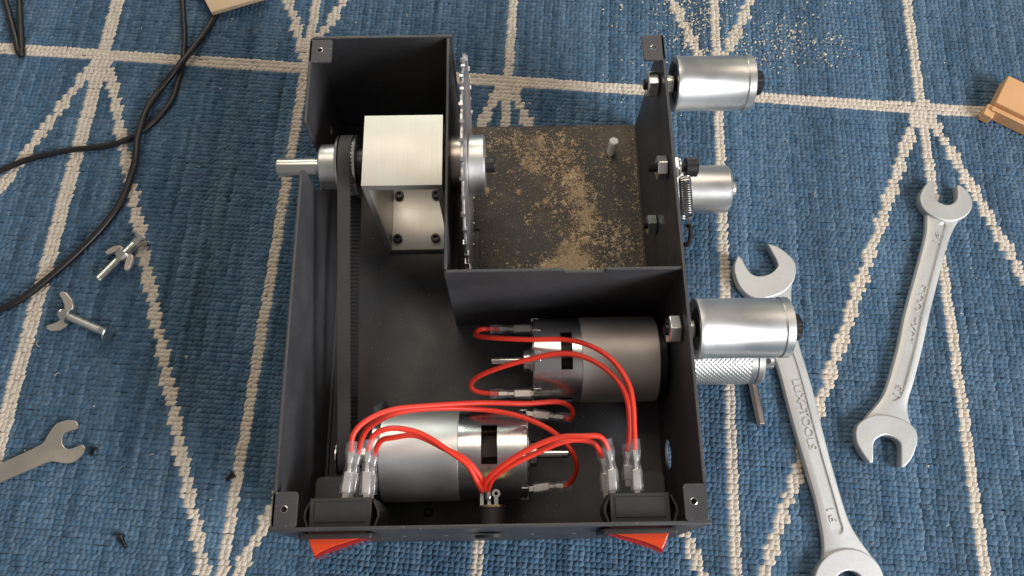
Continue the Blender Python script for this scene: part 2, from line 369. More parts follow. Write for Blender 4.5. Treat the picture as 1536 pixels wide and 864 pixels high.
# corner tabs with screw holes
def tab(u0, u1, v0, v1, hx, hy, z=ZT):
    ms('corner_tab', [rrect(u0, u1, v0, v1, 1.6), circle(hx, hy, 1.3, 16)], 1.3, UV(z-1.3), 'paint', bevel=.25)
    mb = MB(); mb.lathe((hx, hy, z-2.0), (0, 0, 1), [(0, 1.75), (.1, 1.9), (2.0, 1.55), (2.1, 1.3), (0, 1.3)], 20, cap=False); mo('threaded_insert', mb, 'zinc')
tab(UL+.2, -90.6, 12.6, 27.4, -96.2, 20.2)
tab(73.4, UR-.1, 12.6, 28.0, 77.6, 20.6)
tab(UL+.2, -89.6, 243.0, 257.0, -96.0, 250.5)
tab(72.2, UR-.1, 241.0, 256.6, 77.8, 248.8, ZT+.6)
# lower mounting tabs behind the switches
ms('mounting_tab', [rrect(-96.5, -70, 12.5, 38.5, 3)], 1.4, UV(36), 'paint', bevel=.3)
ms('mounting_tab', [rrect(52, 76, 12.5, 38.5, 3)], 1.4, UV(36), 'paint', bevel=.3)
# rounded bend strips on the left panel seen as soft lines
mb = MB(); mb.tube([(UL+T+.2, 30, 2.4), (UL+T+.2, 180, 2.4)], 1.6, 10); mo('floor_bend', mb, 'paint')

# bearing housing: an open square aluminium tube -------------------
def bearing():
    u0, u1, v0, v1, z1 = -71.0, -31.5, 172.0, 211.5, 89.0
    ms('bearing_housing', [[(u0, 2.2), (u1, 2.2), (u1, z1), (u0, z1)], [(u0+3.0, 5.4), (u1-3.0, 5.4), (u1-3.0, z1-5), (u0+3.0, z1-5)][::-1]], v1-v0, UZ(v0), 'alu_block', bevel=.3)
    h = [o for o in bpy.data.objects if o.name.startswith('bearing_housing')][-1]
    for u, v in ((-64.7, 207), (-42.4, 207), (-64.8, 178.5), (-42.3, 178.5)):
        mb = MB(); mb.lathe((u, v, 5.4), (0, 0, 1), [(0, 2.7), (2.6, 2.7), (3.0, 2.4), (3.0, 1.4), (1.4, 1.3), (1.4, 0)], 20)
        o = mo('socket_screw', mb, 'black_steel', h)
    mb = MB(); mb.lathe((u1-.4, 195, 65), (1, 0, 0), [(0, 12.5), (.9, 12.5), (.9, 10.5), (.5, 10.2), (.5, 7.2), (1.2, 7.0), (1.2, 5)], 40); mo('bearing', mb, 'black_steel', h)
bearing()
# saw shaft, pulley, belt -----------------------------------------
SV, SZ = 195.5, 65.0
X = (1, 0, 0)
def knife_shaft():
    mb = MB(); mb.lathe((-120.5, SV, SZ), X, [(0, 4.2), (.7, 4.9), (90, 4.9), (92, 4.9)], 40); sh = mo('saw_shaft', mb, 'steel')
    mb = MB(); mb.lathe((-97.0, SV, SZ), X, [(0, 10.9), (.8, 11.7), (9.6, 11.9), (9.6, 5)], 56); p = mo('shaft_pulley', mb, 'alu')
    for t0 in (-87.6, -78.6):
        mb = MB(); mb.lathe((t0, SV, SZ), X, [(0, 15.9), (.3, 16.5), (1.5, 16.7), (1.9, 15.8), (1.9, 5)], 64); mo('pulley_flange', mb, 'steel', p)
    mb = MB(); mb.lathe((-86.2, SV, SZ), X, [(0, 13.2), (8, 13.2)], 56); mo('toothed_hub', mb, 'alu', p)
    for i in range(40):
        a = 2*PI*i/40; c, s = math.cos(a), math.sin(a)
        mb2 = MB(); 
    mb = MB()
    for i in range(44):
        a = 2*PI*i/44; mt = Matrix.Translation((0, SV, SZ)) @ Matrix.Rotation(a, 4, 'X')
        vs = [mt @ Vector(q) for q in [(x, y, z) for z in (13.0, 14.9) for y in (-.55, .55) for x in (-86, -77.9)]]
        mb.add(vs, [(0, 2, 3, 1), (4, 5, 7, 6), (0, 1, 5, 4), (2, 6, 7, 3), (0, 4, 6, 2), (1, 3, 7, 5)])
    mo('pulley_teeth', mb, 'alu', p)['kind'] = 'stuff'
    mb = MB(); mb.lathe((-76.8, SV, SZ), X, [(0, 9.5), (3.2, 9.5), (3.2, 11.5), (5.8, 11.5)], 40); mo('spacer', mb, 'black_steel', p)
    # drive pulley on the front motor
    mb = MB(); mb.lathe((-85.5, 48.5, 33), X, [(0, 6.4), (8, 6.4)], 32); d = mo('motor_pulley', mb, 'steel')
    for t0 in (-87.3, -78.2):
        mb = MB(); mb.lathe((t0, 48.5, 33), X, [(0, 8.2), (.3, 8.7), (.9, 8.7), (1.2, 8.0), (1.2, 3)], 40); mo('pulley_flange', mb, 'steel', d)
    mb = MB(); mb.lathe((-77.0, 48.5, 33), X, [(0, 6.0), (9.2, 6.0), (9.6, 5.4), (9.6, 2.4)], 40); mo('pulley_hub', mb, 'zinc', d)
    mb = MB(); a = R(5); mb.lathe((-74.2, 48.5-4.9*math.sin(R(12)), 33+5.2), (0, -.1, 1), [(0, 1.55), (.95, 1.5)], 20); mo('set_screw', mb, 'dark_hole', d)
    # timing belt
    r1, r2 = 15.2, 7.5; c1 = Vector((SV, SZ)); c2 = Vector((48.5, 33.0)); d_ = c2-c1; L_ = d_.length
    base = math.atan2(d_.y, d_.x); ph = math.acos((r1-r2)/L_)
    a_top, a_bot = base-ph, base+ph        # tangent angles
    pts = []
    # around the big pulley from bottom tangent the long way to the top tangent
    def arc(c, r, a0, a1, n): return [(c+Vector((math.cos(a0+(a1-a0)*i/n), math.sin(a0+(a1-a0)*i/n)))*r, a0+(a1-a0)*i/n) for i in range(n+1)]
    big = arc(c1, r1, a_bot, a_top+2*PI, 40); small = arc(c2, r2, a_top, a_bot, 20)
    def line(p, q, a, n): return [(p+(q-p)*i/n, a) for i in range(1, n)]
    loop = big+line(big[-1][0], small[0][0], a_top, 60)+small+line(small[-1][0], big[0][0], a_bot, 60)
    u0, u1 = -85.4, -79.2
    vs, fs = [], []
    for p, a in loop:
        nrm = Vector((math.cos(a), math.sin(a)))
        for u, h in ((u0, 0), (u1, 0), (u1, 1.25), (u0, 1.25)):
            q = p+nrm*h; vs.append((u, q.x, q.y))
    n = len(loop)
    for i in range(n):
        for k in range(4): fs.append((i*4+k, i*4+(k+1) % 4, ((i+1) % n)*4+(k+1) % 4, ((i+1) % n)*4+k))
    mb = MB(); mb.add(vs, fs); belt = mo('timing_belt', mb, 'rubber', sharp=50)
    # teeth on the inside of both straight runs: countable ones near the lens on the lower run, as parts
    mesh = None
    for (p, q, a) in ((small[-1][0], big[0][0], a_bot), (big[-1][0], small[0][0], a_top)):
        dr = (q-p).normalized(); nrm = Vector((math.cos(a), math.sin(a))); ln = (q-p).length
        n = int(ln/2.1)
        for i in range(n):
            c = p+dr*(2.1*i+1.2)
            if mesh is None:
                tb = MB(); tb.box(u0+.05, u1+.25, -.55, .55, -.95, -.02)
                mesh = bpy.data.meshes.new('belt_tooth'); mesh.from_pydata([(x*S, y*S, z*S) for x, y, z in tb.v], [], tb.f); mesh.materials.append(M['rubber_dark'])
            o = bpy.data.objects.new('belt_tooth', mesh); C.objects.link(o); o.parent = belt
            o.matrix_local = Matrix.Translation(((-OFF[0])*S, (c.x-OFF[1])*S, (c.y-OFF[2])*S)) @ Matrix(((1, 0, 0, 0), (0, dr.x, nrm.x, 0), (0, dr.y, nrm.y, 0), (0, 0, 0, 1)))
knife_shaft()
# blade and its clamping hubs --------------------------------------
def blade():
    n = 40; o = []
    for i in range(n):
        a = 2*PI*i/n
        for da, r in ((0, 54.3), (.03, 54.2), (.065, 55.2), (.105, 56.2), (.135, 56.4)): o.append((SV+r*math.cos(a+da), SZ+r*math.sin(a+da)))
    ms('saw_blade', [o, circle(SV, SZ, 5.2, 24)], 1.2, VZ(-20.75), 'blade', bevel=.08)
    bl = [q for q in bpy.data.objects if q.name.startswith('saw_blade')][-1]
    mesh = None
    for i in range(n):
        a = 2*PI*i/n+.128
        if mesh is None:
            tb = MB(); tb.add([(x, y, z) for x in (-.95, .95) for y, z in ((-.6, -2.2), (.5, -2.2), (.65, .7), (-.8, .5))], [(0, 1, 2, 3), (7, 6, 5, 4), (0, 4, 5, 1), (1, 5, 6, 2), (2, 6, 7, 3), (3, 7, 4, 0)])
            mesh = bpy.data.meshes.new('blade_tooth'); mesh.from_pydata([(x*S, y*S, z*S) for x, y, z in tb.v], [], tb.f); mesh.materials.append(M['blade'])
        t = bpy.data.objects.new('blade_tooth', mesh); C.objects.link(t); t.parent = bl
        off = .25*(-1)**i
        t.matrix_local = Matrix.Translation(((-20.15+off-OFF[0])*S, (SV+55.9*math.cos(a)-OFF[1])*S, (SZ+55.9*math.sin(a)-OFF[2])*S)) @ Matrix.Rotation(a-PI/2, 4, 'X')
    mb = MB(); mb.lathe((-29.0, SV, SZ), X, [(0, 14.2), (.8, 15.3), (7.6, 15.6), (8.0, 15.2), (8.0, 5)], 64); mo('inner_blade_hub', mb, 'steel_brown')
    mb = MB(); mb.lathe((-19.3, SV, SZ), X, [(0, 5), (0, 15.2), (.5, 15.6), (7.6, 15.6), (8.5, 14.8), (8.5, 5)], 64); mo('outer_blade_hub', mb, 'alu')
    mb = MB(); mb.lathe((-10.9, SV, SZ), X, [(0, 4.1), (4.6, 4.1), (5.3, 3.6), (5.3, 2.0), (3.3, 1.9), (3.3, 0)], 32); mo('blade_bolt', mb, 'black_steel')
    mb = MB(); mb.lathe((-31.0, SV, SZ), X, [(0, 8), (2.0, 8)], 40); mo('copper_spacer', mb, 'copper')
blade()
# motors -----------------------------------------------------------
def motor(v, z, u_ring0, u_ring1, u_can0, u_can1, ring_m, shaft_u0, shaft_u1, vent, flip, label):
    """ring (dark or satin sleeve) from u_ring0 to u_ring1, plated can from u_can0 to u_can1"""
    r = 21.4; o = (0, v, z)
    s = 1 if flip else -1           # +1: the can's end points towards -u
    e = u_can0 if flip else u_can1  # outer end of can
    n = 96
    ts = [0, .8, 3.0, 6, vent[0], vent[1], 40]
    ts = sorted(set(ts)); ts = [t for t in ts if t <= abs(u_can1-u_can0)]+[abs(u_can1-u_can0)]
    prof = [(t, r-1.0 if t == 0 else (r-.2 if t == .8 else r)) for t in ts]
    k = ts.index(vent[0])
    def skip(j, i):
        a = (360.0*i/n) % 360
        return j == k and any(a0 <= a < a1 for a0, a1 in vent[2])
    ax = (s, 0, 0)
    mb = MB()
    mb.lathe((e, v, z), ax, prof, n, skip=skip, cap=False)
    # end plate
    mb.lathe((e, v, z), ax, [(0, r-1.0), (0, 8.0)], n, cap=False)
    can = mo('motor', mb, 'chrome', bevel=0)
    sm = can.modifiers.new('solid', 'SOLIDIFY'); sm.thickness = .0009; sm.offset = 0; es = can.modifiers.new('split', 'EDGE_SPLIT'); es.split_angle = R(35)
    can['label'] = label
    mb = MB(); mb.lathe((u_ring0, v, z), X, [(0, r+.2), (.5, r+.9), (u_ring1-u_ring0-.5, r+.9), (u_ring1-u_ring0, r+.2), (u_ring1-u_ring0, r-3)], 96); mo('flux_ring', mb, ring_m, can)
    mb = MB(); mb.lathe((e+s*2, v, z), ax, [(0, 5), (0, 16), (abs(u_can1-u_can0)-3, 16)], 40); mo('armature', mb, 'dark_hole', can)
    mb = MB()
    for q in range(9):
        a = 2*PI*q/9; mt = Matrix.Translation((0, v, z)) @ Matrix.Rotation(a, 4, 'X')
        lo, hi = sorted((e+s*(vent[0]-4), e+s*(vent[1]+4)))
        vs = [mt @ Vector(w_) for w_ in [(x, y, zz) for zz in (15.5, 18.4) for y in (-3.6, 3.6) for x in (lo, hi)]]
        mb.add(vs, [(0, 2, 3, 1), (4, 5, 7, 6), (0, 1, 5, 4), (2, 6, 7, 3), (0, 4, 6, 2), (1, 3, 7, 5)])
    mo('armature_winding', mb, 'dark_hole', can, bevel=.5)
    # end boss, shaft
    mb = MB(); mb.lathe((e-s*0.2, v, z), (-s, 0, 0), [(0, 8.6), (1.2, 8.2), (1.6, 6.6), (4.6, 6.3), (5.4, 5.2), (5.6, 2.6)], 40); mo('bearing_boss', mb, 'chrome', can)
    mb = MB(); mb.lathe((shaft_u0, v, z), X, [(0, 1.9), (.4, 2.3), (shaft_u1-shaft_u0-.4, 2.3), (shaft_u1-shaft_u0, 1.9)], 24); mo('motor_shaft', mb, 'steel', can)
    # crimp collar and notches round the rim
    mb = MB(); mb.lathe((e+s*0.2, v, z), ax, [(0, r+.15), (0, r+.55), (1.4, r+.55), (1.5, r+.1)], 96, cap=False); mo('crimp_ring', mb, 'steel', can)
    mb = MB()
    for q in range(8):
        a = 2*PI*q/8+.2; mt = Matrix.Translation((0, v, z)) @ Matrix.Rotation(a, 4, 'X'); lo, hi = sorted((e-s*.6, e+s*3.4))
        vs = [mt @ Vector(w_) for w_ in [(x, y, zz) for zz in (r-1.5, r+.9) for y in (-1.3, 1.3) for x in (lo, hi)]]
        mb.add(vs, [(0, 2, 3, 1), (4, 5, 7, 6), (0, 1, 5, 4), (2, 6, 7, 3), (0, 4, 6, 2), (1, 3, 7, 5)])
    mo('rim_crimp', mb, 'chrome', can, bevel=.3)
    # far end: black collar
    f = u_ring1 if flip else u_ring0
    mb = MB(); mb.lathe((f-s*.5, v, z), (s, 0, 0), [(0, r-1.2), (4.2, r-1.4), (4.8, r-2.5), (4.8, 6)], 64); mo('end_collar', mb, 'black_steel' if flip else 'chrome', can)
    return can
def vent_angles(a0, a1): return (a0, a1)
# lathe angle 0 is +z; with axis +u e2 = u x z = -v, so +angle leans towards -v; with axis -u it leans towards +v
motR = motor(97.0, 32.5, 36.5, 76.0, 12.6, 37.0, 'flux', -9.5, 13, (13.5, 19.3, [(0, 23), (331, 360), (72, 88)]), True, 'motor with a dark grey flux ring on its right half')
motL = motor(48.5, 33.0, -63.5, -25.0, -25.5, 8.2, 'flux_light', -66, 29.5, (14.5, 22.3, [(0, 32), (338, 360)]), False, 'motor with a satin grey flux ring on its left half')
# mounting plate for the front motor, triangular ears
ms('motor_bracket', [[(26, 1.6), (76, 1.6), (78, 30), (70, 55), (62, 48), (50, 52), (34, 48), (27, 30)], circle(48.5, 33, 9, 32)], 1.8, VZ(-66.8), 'paint', bevel=.25)
ms('motor_bracket_foot', [rrect(-66, -45, 27, 33, 1)], 1.6, UV(2.2), 'paint')
for u, v in ((-44, 22.5), (-44, 29)):
    mb = MB(); mb.lathe((u, v, 2.0), (0, 0, 1), [(0, 2.6), (1.4, 2.4), (1.8, 1.5), (.9, 1.4), (.9, 0)], 20); mo('floor_screw', mb, 'black_steel')

# hex nuts and bolts on the right panel ----------------------------
def hexnut(u, v, z, af, th, m='zinc', rot=0.0, hole=2.0, par=mach, ax=X):
    r = af/math.sqrt(3); mb = MB()
    mb.lathe((u, v, z), ax, [(0, hole), (0, r*.90), (th*.12, r), (th*.88, r), (th, r*.90), (th, hole), (th*.2, hole*.9)], 6, phase=rot, cap=False)
    mb.lathe((u, v, z), ax, [(0, hole), (th, hole)], 6, phase=rot, cap=False)
    return mo('hex_nut', mb, m, par, bevel=.25)
def roller(v, z, u0, u1):
    L_ = u1-u0; r = 14.3
    mb = MB(); mb.lathe((u0, v, z), X, [(1.5, 10.2), (0, 12.6), (0, r-.3), (.4, r+.3), (3.4, r+.3), (3.9, r), (L_-6.6, r), (L_-6.6, r-.45), (L_-3.9, r-.45), (L_-3.9, r+.25), (L_-.4, r+.25), (L_, r-.3), (L_, 12.4), (L_-1.2, 10.2)], 96, cap=False)
    o = mo('idler_roller', mb, 'alu')
    mb = MB(); mb.lathe((u0+1.4, v, z), X, [(0, 4), (0, 6.2), (.2, 6.4), (.2, 9.6), (0, 9.8), (0, 12.2)], 56, cap=False); mo('bearing_face', mb, 'black_steel', o)
    mb = MB(); mb.lathe((u0+1.2, v, z), X, [(0, 12.0), (-.5, 12.4), (-.5, 12.9), (.1, 13.1)], 56, cap=False); mo('bearing_ring', mb, 'brass', o)
    mb = MB(); mb.lathe((u1-1.4, v, z), X, [(0, 12.2), (0, 4)], 56, cap=False); mo('bearing_face', mb, 'black_steel', o)
    mb = MB(); mb.lathe((u0-4.8, v, z), X, [(0, 4.4), (.4, 4.8), (4.4, 4.8), (4.8, 4.4), (6.2, 3)], 32); mo('spacer_bush', mb, 'zinc', o)
    # knurled cap screw head
    prof = [(0, 5.9), (.3, 6.4), (5.8, 6.4), (6.6, 5.8), (6.6, 3.0), (4.2, 3.0), (4.2, 0)]
    mb = MB(); mb.lathe((u1-.6, v, z), X, prof, 40)
    vs = []
    for i, q in enumerate(mb.v):
        p = Vector(q)-Vector((q[0], v, z)); k = i % 40
        if p.length > 5.5 and k % 2: p *= .955
        vs.append((q[0], v+p.y, z+p.z))
    mb.v = vs; mo('cap_screw_head', mb, 'black_steel', o, sharp=20)
    hexnut(UR-T-6.6, v, z, 12.5, 6.2, 'zinc', rot=.25+v*.01)
    mb = MB(); mb.lathe((UR-T-8.2, v, z), X, [(0, 2.2), (.5, 2.9), (9, 2.9)], 24); mo('bolt_thread', mb, 'black_steel')
roller(236.2, 76.0, 89.6, 130.6)
roller(100.6, 76.0, 88.0, 132.2)
# tension arm: screw, roller, spring, hook
hexnut(UR-T-5.8, 185.0, 79.0, 10.6, 5.4, 'zinc', .0)
mb = MB(); mb.lathe((UR-T-10, 185, 79), X, [(0, 2.0), (.5, 2.5)]+[(1+.5*i, 2.5 if i % 2 else 2.15) for i in range(16)], 20); mo('bolt_thread', mb, 'black_steel')
hexnut(UR+.2, 185.0, 79.0, 10.0, 3.4, 'zinc', .5)
mb = MB(); mb.lathe((UR+3.8, 185, 79), X, [(0, 4.7), (.7, 4.7)], 32); mo('washer', mb, 'zinc')
mb = MB(); mb.lathe((UR+4.8, 185, 79), X, [(0, 2.5), (2.4, 2.5), (2.4, 4.6), (2.8, 4.9), (8.2, 4.9), (8.7, 4.4), (8.7, 2.3), (6, 2.2), (6, 0)], 32); mo('socket_cap_screw', mb, 'black_steel')
hexnut(UR-T-5.2, 170.5, 40.5, 10.0, 5.0, 'zinc', .3)
mb = MB(); mb.lathe((UR-T-7.2, 170.5, 40.5), X, [(0, 2.0), (.4, 2.4), (9, 2.4)], 24); mo('bolt_thread', mb, 'black_steel')
mb = MB(); mb.lathe((UR+.5, 193.5, 36), X, [(0, 13.4), (39.2, 13.4), (40.4, 12.6), (40.9, 11.4), (40.9, 4.6), (41.2, 4.2), (44.2, 4.0), (45.0, 3.2), (45.0, 0)], 96); tr = mo('tension_roller', mb, 'alu')
pts = []
for i in range(17*16+1):
    a = 2*PI*i/16; t = i/(17*16); pts.append((90.8+2.9*math.cos(a)-.9*t, 180.0-21.6*t, 77+2.9*math.sin(a)))
pts = [(89.5, 184.5, 77), (90.8, 182, 78.8)]+pts
e = Vector(pts[-1]); pts += [(90.2, 157, 78.5), (90.0, 154.2, 79.4), (89.2, 151.4, 78.4), (88.8, 151.4, 75.2), (89.5, 154, 74.4)]
mb = MB(); mb.tube(pts, .40, 6); mo('tension_spring', mb, 'spring')
pts = [(92.6+0.0*i, 155.8+5.6*math.sin(2*PI*i/28), 60.5+3.9*math.cos(2*PI*i/28)) for i in range(29)]
mb = MB(); mb.tube(spline([(UR-.5, 147, 75), (85.6, 146, 74.8), (87.2, 144.2, 75.2), (88.8, 143.6, 77.0), (89.9, 145.2, 79.0), (90.2, 148.4, 80.2), (90.6, 151.6, 79.6), (89.6, 153.4, 77.6)], 5), 1.25, 10)
mo('spring_hook', mb, 'black_steel')
# white peg on the bay floor
a, b = Vector((65.5, 236.5, 2.0)), Vector((66.3, 238.3, 13.5))
mb = MB(); mb.lathe(a, b-a, [(0, 2.6), (8.5, 2.6), (8.6, 2.9), (11.2, 2.9), (11.8, 2.4)], 28); mo('floor_peg', mb, 'washer_white')
# knurled drive roller on the rear motor's axis
def knurl():
    v, z, r = 97.0, 32.5, 14.0; u0, L_ = UR+.6, 40.0; nt, na = 130, 230
    vs = []; fs = []
    for j in range(nt+1):
        t = j/nt*L_
        for i in range(na):
            a = 2*PI*i/na; p, q = (i*.32+t*2.1), (i*.32-t*2.1)
            p, q = a*38+t*2.6, a*38-t*2.6
            h = .30*(.5+.5*math.cos(p))*(.5+.5*math.cos(q))
            rr = r+h; vs.append((u0+t, v-rr*math.sin(a), z+rr*math.cos(a)))
    for j in range(nt):
        for i in range(na):
            a, b = j*na+i, j*na+(i+1) % na; fs.append((a, b, b+na, a+na))
    mb = MB(); mb.add(vs, fs); o = mo('drive_roller', mb, 'alu', sharp=60)
    mb = MB(); mb.lathe((u0+L_, v, z), X, [(-.2, 9), (0, 13.8), (3.4, 13.8), (3.6, 14.4), (6.4, 14.4), (6.8, 14.0), (6.8, 3)], 72); mo('roller_flange', mb, 'alu_groove', o)
    mb = MB(); mb.lathe((u0+L_+5.6, v, z), X, [(0, 14.45), (.9, 14.5), (1.3, 14.1), (1.4, 3)], 72); mo('roller_rim', mb, 'alu', o)
    mb = MB(); mb.lathe((u0+L_+6.9, v, z), X, [(0, 6.8), (6.6, 6.8), (7.2, 6.2), (7.2, 2.2)], 40); mo('roller_boss', mb, 'zinc', o)
    mb = MB(); mb.lathe((u0+L_+10.4, v-3.4, z+5.2), (0, -.5, .86), [(0, 1.5), (.75, 1.5)], 20); mo('set_screw', mb, 'dark_hole', o)
knurl()
# switches ---------------------------------------------------------
def switch(u0, u1, side):
    z0, z1 = 62.0, 84.0; uc = (u0+u1)/2
    mb = MB(); mb.box(u0, u1, 12.2, 25.0, z0, z1); b = mo('rocker_switch', mb, 'black_plastic', bevel=.4)
    mb = MB(); mb.box(u0+2.3, u1-2.3, 14.8, 23.2, z1-.1, z1+.45); mo('switch_panel', mb, 'black_plastic', b, bevel=.15)
    for uu, s in ((u0, -1), (u1, 1)):       # spring clips at both ends
        pts = [(uu+s*.3, 24, 73), (uu+s*2.4, 19.5, 73), (uu+s*2.6, 17, 73), (uu+s*1.0, 12.5, 73)]
        cb = MB()
        for p, q in zip(pts, pts[1:]):
            vs = [(x+dx, y, zz) for (x, y, _) in (p, q) for dx in (0, .9) for zz in (66, 83)]
            cb.add(vs, [(0, 1, 3, 2), (4, 6, 7, 5), (0, 4, 5, 1), (2, 3, 7, 6), (0, 2, 6, 4), (1, 5, 7, 3)])
        mo('retaining_clip', cb, 'black_plastic', b)
    bz = MB(); u0b, u1b, zb0, zb1 = u0-4.2, u1+2.2, z0-3.5, z1+2.2
    if side < 0: u0b, u1b = u0-3.5, u1+1.0
    ring = [rrect(u0b, u1b, zb0, zb1, 1.2), rrect(u0b+3.0, u1b-3.0, zb0+3, zb1-3, .6)[::-1]]
    ms('switch_bezel', ring, 2.3, UZ(8.0), 'black_plastic', b, bevel=.35)
    # rocker: wedge with a hollow face, thick end at the outer side
    prof = []
    n = 14; ua, ub = (u0b+3.2, u1b-3.2)
    for i in range(n+1):
        t = i/n; uu = ua+(ub-ua)*t; tt = t if side < 0 else 1-t
        y = 8.6-8.0*(tt/.13) if tt < .13 else .6+8.0*((tt-.13)/.87)**.62
        prof.append((uu, y))
    outl = prof+[(ub, 12), (ua, 12)]
    if side > 0: outl = prof+[(ub, 12), (ua, 12)]
    vs = []; fs = []; m = len(outl)
    for zz in (zb0+3.2, zb1-3.2):
        vs += [(x, y, zz) for x, y in outl]
    fs.append(tuple(range(m))[::-1]); fs.append(tuple(range(m, 2*m)))
    for i in range(m): fs.append((i, (i+1) % m, (i+1) % m+m, i+m))
    mb = MB(); mb.add(vs, fs); mo('rocker', mb, 'rocker', b, bevel=.5, sharp=40)
    lens = [(x, y-.9-.8*math.sin(PI*i/len(prof))) for i, (x, y) in enumerate(prof)]; ring = lens+[(x, y-.1) for x, y in prof[::-1]]; m = len(ring); vs = []
    for zz in (zb0+3.4, zb1-6.0): vs += [(x, y, zz) for x, y in ring]
    mb = MB(); mb.add(vs, [tuple(range(m))[::-1], tuple(range(m, 2*m))]+[(i, (i+1) % m, (i+1) % m+m, i+m) for i in range(m)]); mo('rocker_lens', mb, 'lens', b, sharp=40)
    return b
swL = switch(-87.0, -60.4, -1); swR = switch(42.6, 68.6, 1)
# power jack -------------------------------------------------------
mb = MB(); mb.lathe((-8.6, 11.5, 62), (0, 1, 0), [(0, 5.5), (9.6, 5.5)], 32); jk = mo('power_jack', mb, 'black_plastic')
mb = MB(); mb.lathe((-8.6, 21.0, 62), (0, 1, 0), [(0, 5.4), (.1, 5.9), (1.0, 5.9), (1.1, 5)], 32); mo('brass_ring', mb, 'brass', jk)
mb = MB(); mb.lathe((-10.0, 9.2, 62), (0, -1, 0), [(0, 6.6), (1.2, 6.6), (1.7, 6.0), (1.7, 3)], 40); mo('jack_flange', mb, 'black_plastic', jk)
ms('solder_lug', [circle(-6.8, 27.0, 1.9, 18, R(-60), R(240))+[(-7.6, 22), (-6.0, 22)], circle(-6.8, 27.0, .85, 14)[::-1]], .5, UV(66.0), 'zinc', jk)
mb = MB(); mb.box(-14.2, -12.6, 22, 31.5, 63, 63.6); mb.box(-10.8, -9.3, 22, 28, 64, 64.6); mo('solder_lug', mb, 'zinc', jk)
mb = MB(); mb.lathe((-10.2, 24, 64.6), (0, 1, .1), [(0, 1.2), (1.5, 1.6), (4, 1.3), (5.5, .8)], 14); mo('solder_blob', mb, 'steel', jk)

# spade terminals in clear sleeves ---------------------------------
def terminal(a, b, bend=0.0, rs=2.75, parent=mach, wt=4.6):
    """blade end a, wire end b (box coordinates)"""
    a, b = Vector(a), Vector(b); d = b-a; L_ = d.length; dn = d.normalized(); side = dn.cross(Vector((0, 0, 1))).normalized(); up = side.cross(dn)
    def at(t, sx=0, uz=0): return a+d*t+side*(sx+bend*math.sin(t*PI))+up*uz
    mb = MB()                                  # spade receptacle
    def slab(t0, t1, w0, w1, h):
        vs = [at(t, sx*w, uz*h) for t, w in ((t0, w0), (t1, w1)) for sx in (-1, 1) for uz in (-1, 1)]
        mb.add(vs, [(0, 1, 3, 2), (4, 6, 7, 5), (0, 4, 5, 1), (2, 3, 7, 6), (0, 2, 6, 4), (1, 5, 7, 3)])
    slab(0.02, .42, 1.75, 1.75, .75); slab(.42, .58, .9, .7, .45); slab(.58, .80, .95, 1.15, .85); slab(-.18, .03, 1.2, 1.3, .3)
    t_ = mo('spade_terminal', mb, 'tinned', parent, bevel=.25)
    mb = MB(); n = 18; pts = [at(i/n) for i in range(n+1)]
    mb.tube(pts, rs, 16, rfun=lambda t: rs*(1.06-.30*math.exp(-((t-.55)/.16)**2)-.10*t+.03*math.sin(t*19)), flat=.8)
    mb.f = mb.f[:-2]                           # open ends
    mo('clear_sleeve', mb, 'sleeve', t_)
    return at(.80), at(1.0)
def wire(pts, r=1.27, n=8):
    q = [Vector(p) for p in pts]
    q = [q[0]]+[p+Vector((random.uniform(-.45, .45), random.uniform(-.45, .45), random.uniform(-.6, .6))) for p in q[1:-1]]+[q[-1]]
    mb = MB(); mb.tube(spline(q, n), r, 12); return mo('red_wire', mb, 'wire')
ZU, ZL = 80.0, 67.0
# left switch: two above, two below
tLA = terminal(B(518, 741, ZU), B(528, 662, ZU+1), .3); tLA2 = terminal(B(526, 741, ZL), B(540, 665, ZL+3), 0)
tLB = terminal(B(549, 742, ZU), B(553, 660, ZU+1), -.2, 3.0); tLB2 = terminal(B(556, 742, ZL), B(562, 668, ZL+3), 0)
# right switch
tRA = terminal(B(919, 737, ZU), B(909, 659, ZU+3), .8, 2.9); tRA2 = terminal(B(909, 737, ZL), B(901, 672, ZL+2), .5)
tRB = terminal(B(956, 737, ZU), B(951, 659, ZU+1), .2, 2.8); tRB2 = terminal(B(942, 720, ZL), B(941, 666, ZL+2), 0)
# motor terminals
tM1 = terminal(B(799, 621, 36), B(857, 627, 34), 0.2); tM2 = terminal(B(799, 733, 38), B(857, 729, 38), -.5)
tN1 = terminal(B(797, 493, 37), B(736, 494, 36), 0); tN2 = terminal(B(798, 590, 40), B(735, 591, 40), 0)
def bw(*q): return [B(x, y, z) for x, y, z in q]
wire([tLA[0]]+bw((531, 650, 82), (552, 630, 82), (590, 614, 80), (645, 607, 74), (720, 605, 66), (790, 606, 58), (835, 603, 50), (856, 611, 42), (860, 621, 38))+[B(853, 628, 35), tM1[0]])
wire([tLA2[0]]+bw((545, 652, 74), (562, 634, 77), (600, 618, 75), (660, 612, 70), (725, 615, 63), (780, 625, 60), (825, 645, 60), (856, 673, 58), (866, 700, 50), (858, 720, 42))+[B(848, 729, 38), tM2[0]])
wire([tLB[0]]+bw((560, 654, 82), (578, 645, 83), (603, 642, 82), (635, 654, 80), (675, 677, 78), (702, 697, 76), (716, 720, 72), (722, 736, 67)))
wire([tLB2[0]]+bw((572, 661, 74), (590, 655, 76), (625, 655, 76), (665, 672, 75), (698, 690, 74), (720, 712, 71), (727, 733, 66)))
wire([B(726, 736, 66), B(730, 722, 70), B(748, 702, 75), B(790, 676, 80), B(835, 657, 84), B(875, 653, 86), B(900, 657, 85), tRA[0]])
wire([B(732, 735, 66), B(741, 716, 70), B(764, 698, 74), B(800, 681, 76), B(840, 663, 79), B(868, 659, 79), B(890, 666, 77), tRA2[0]])
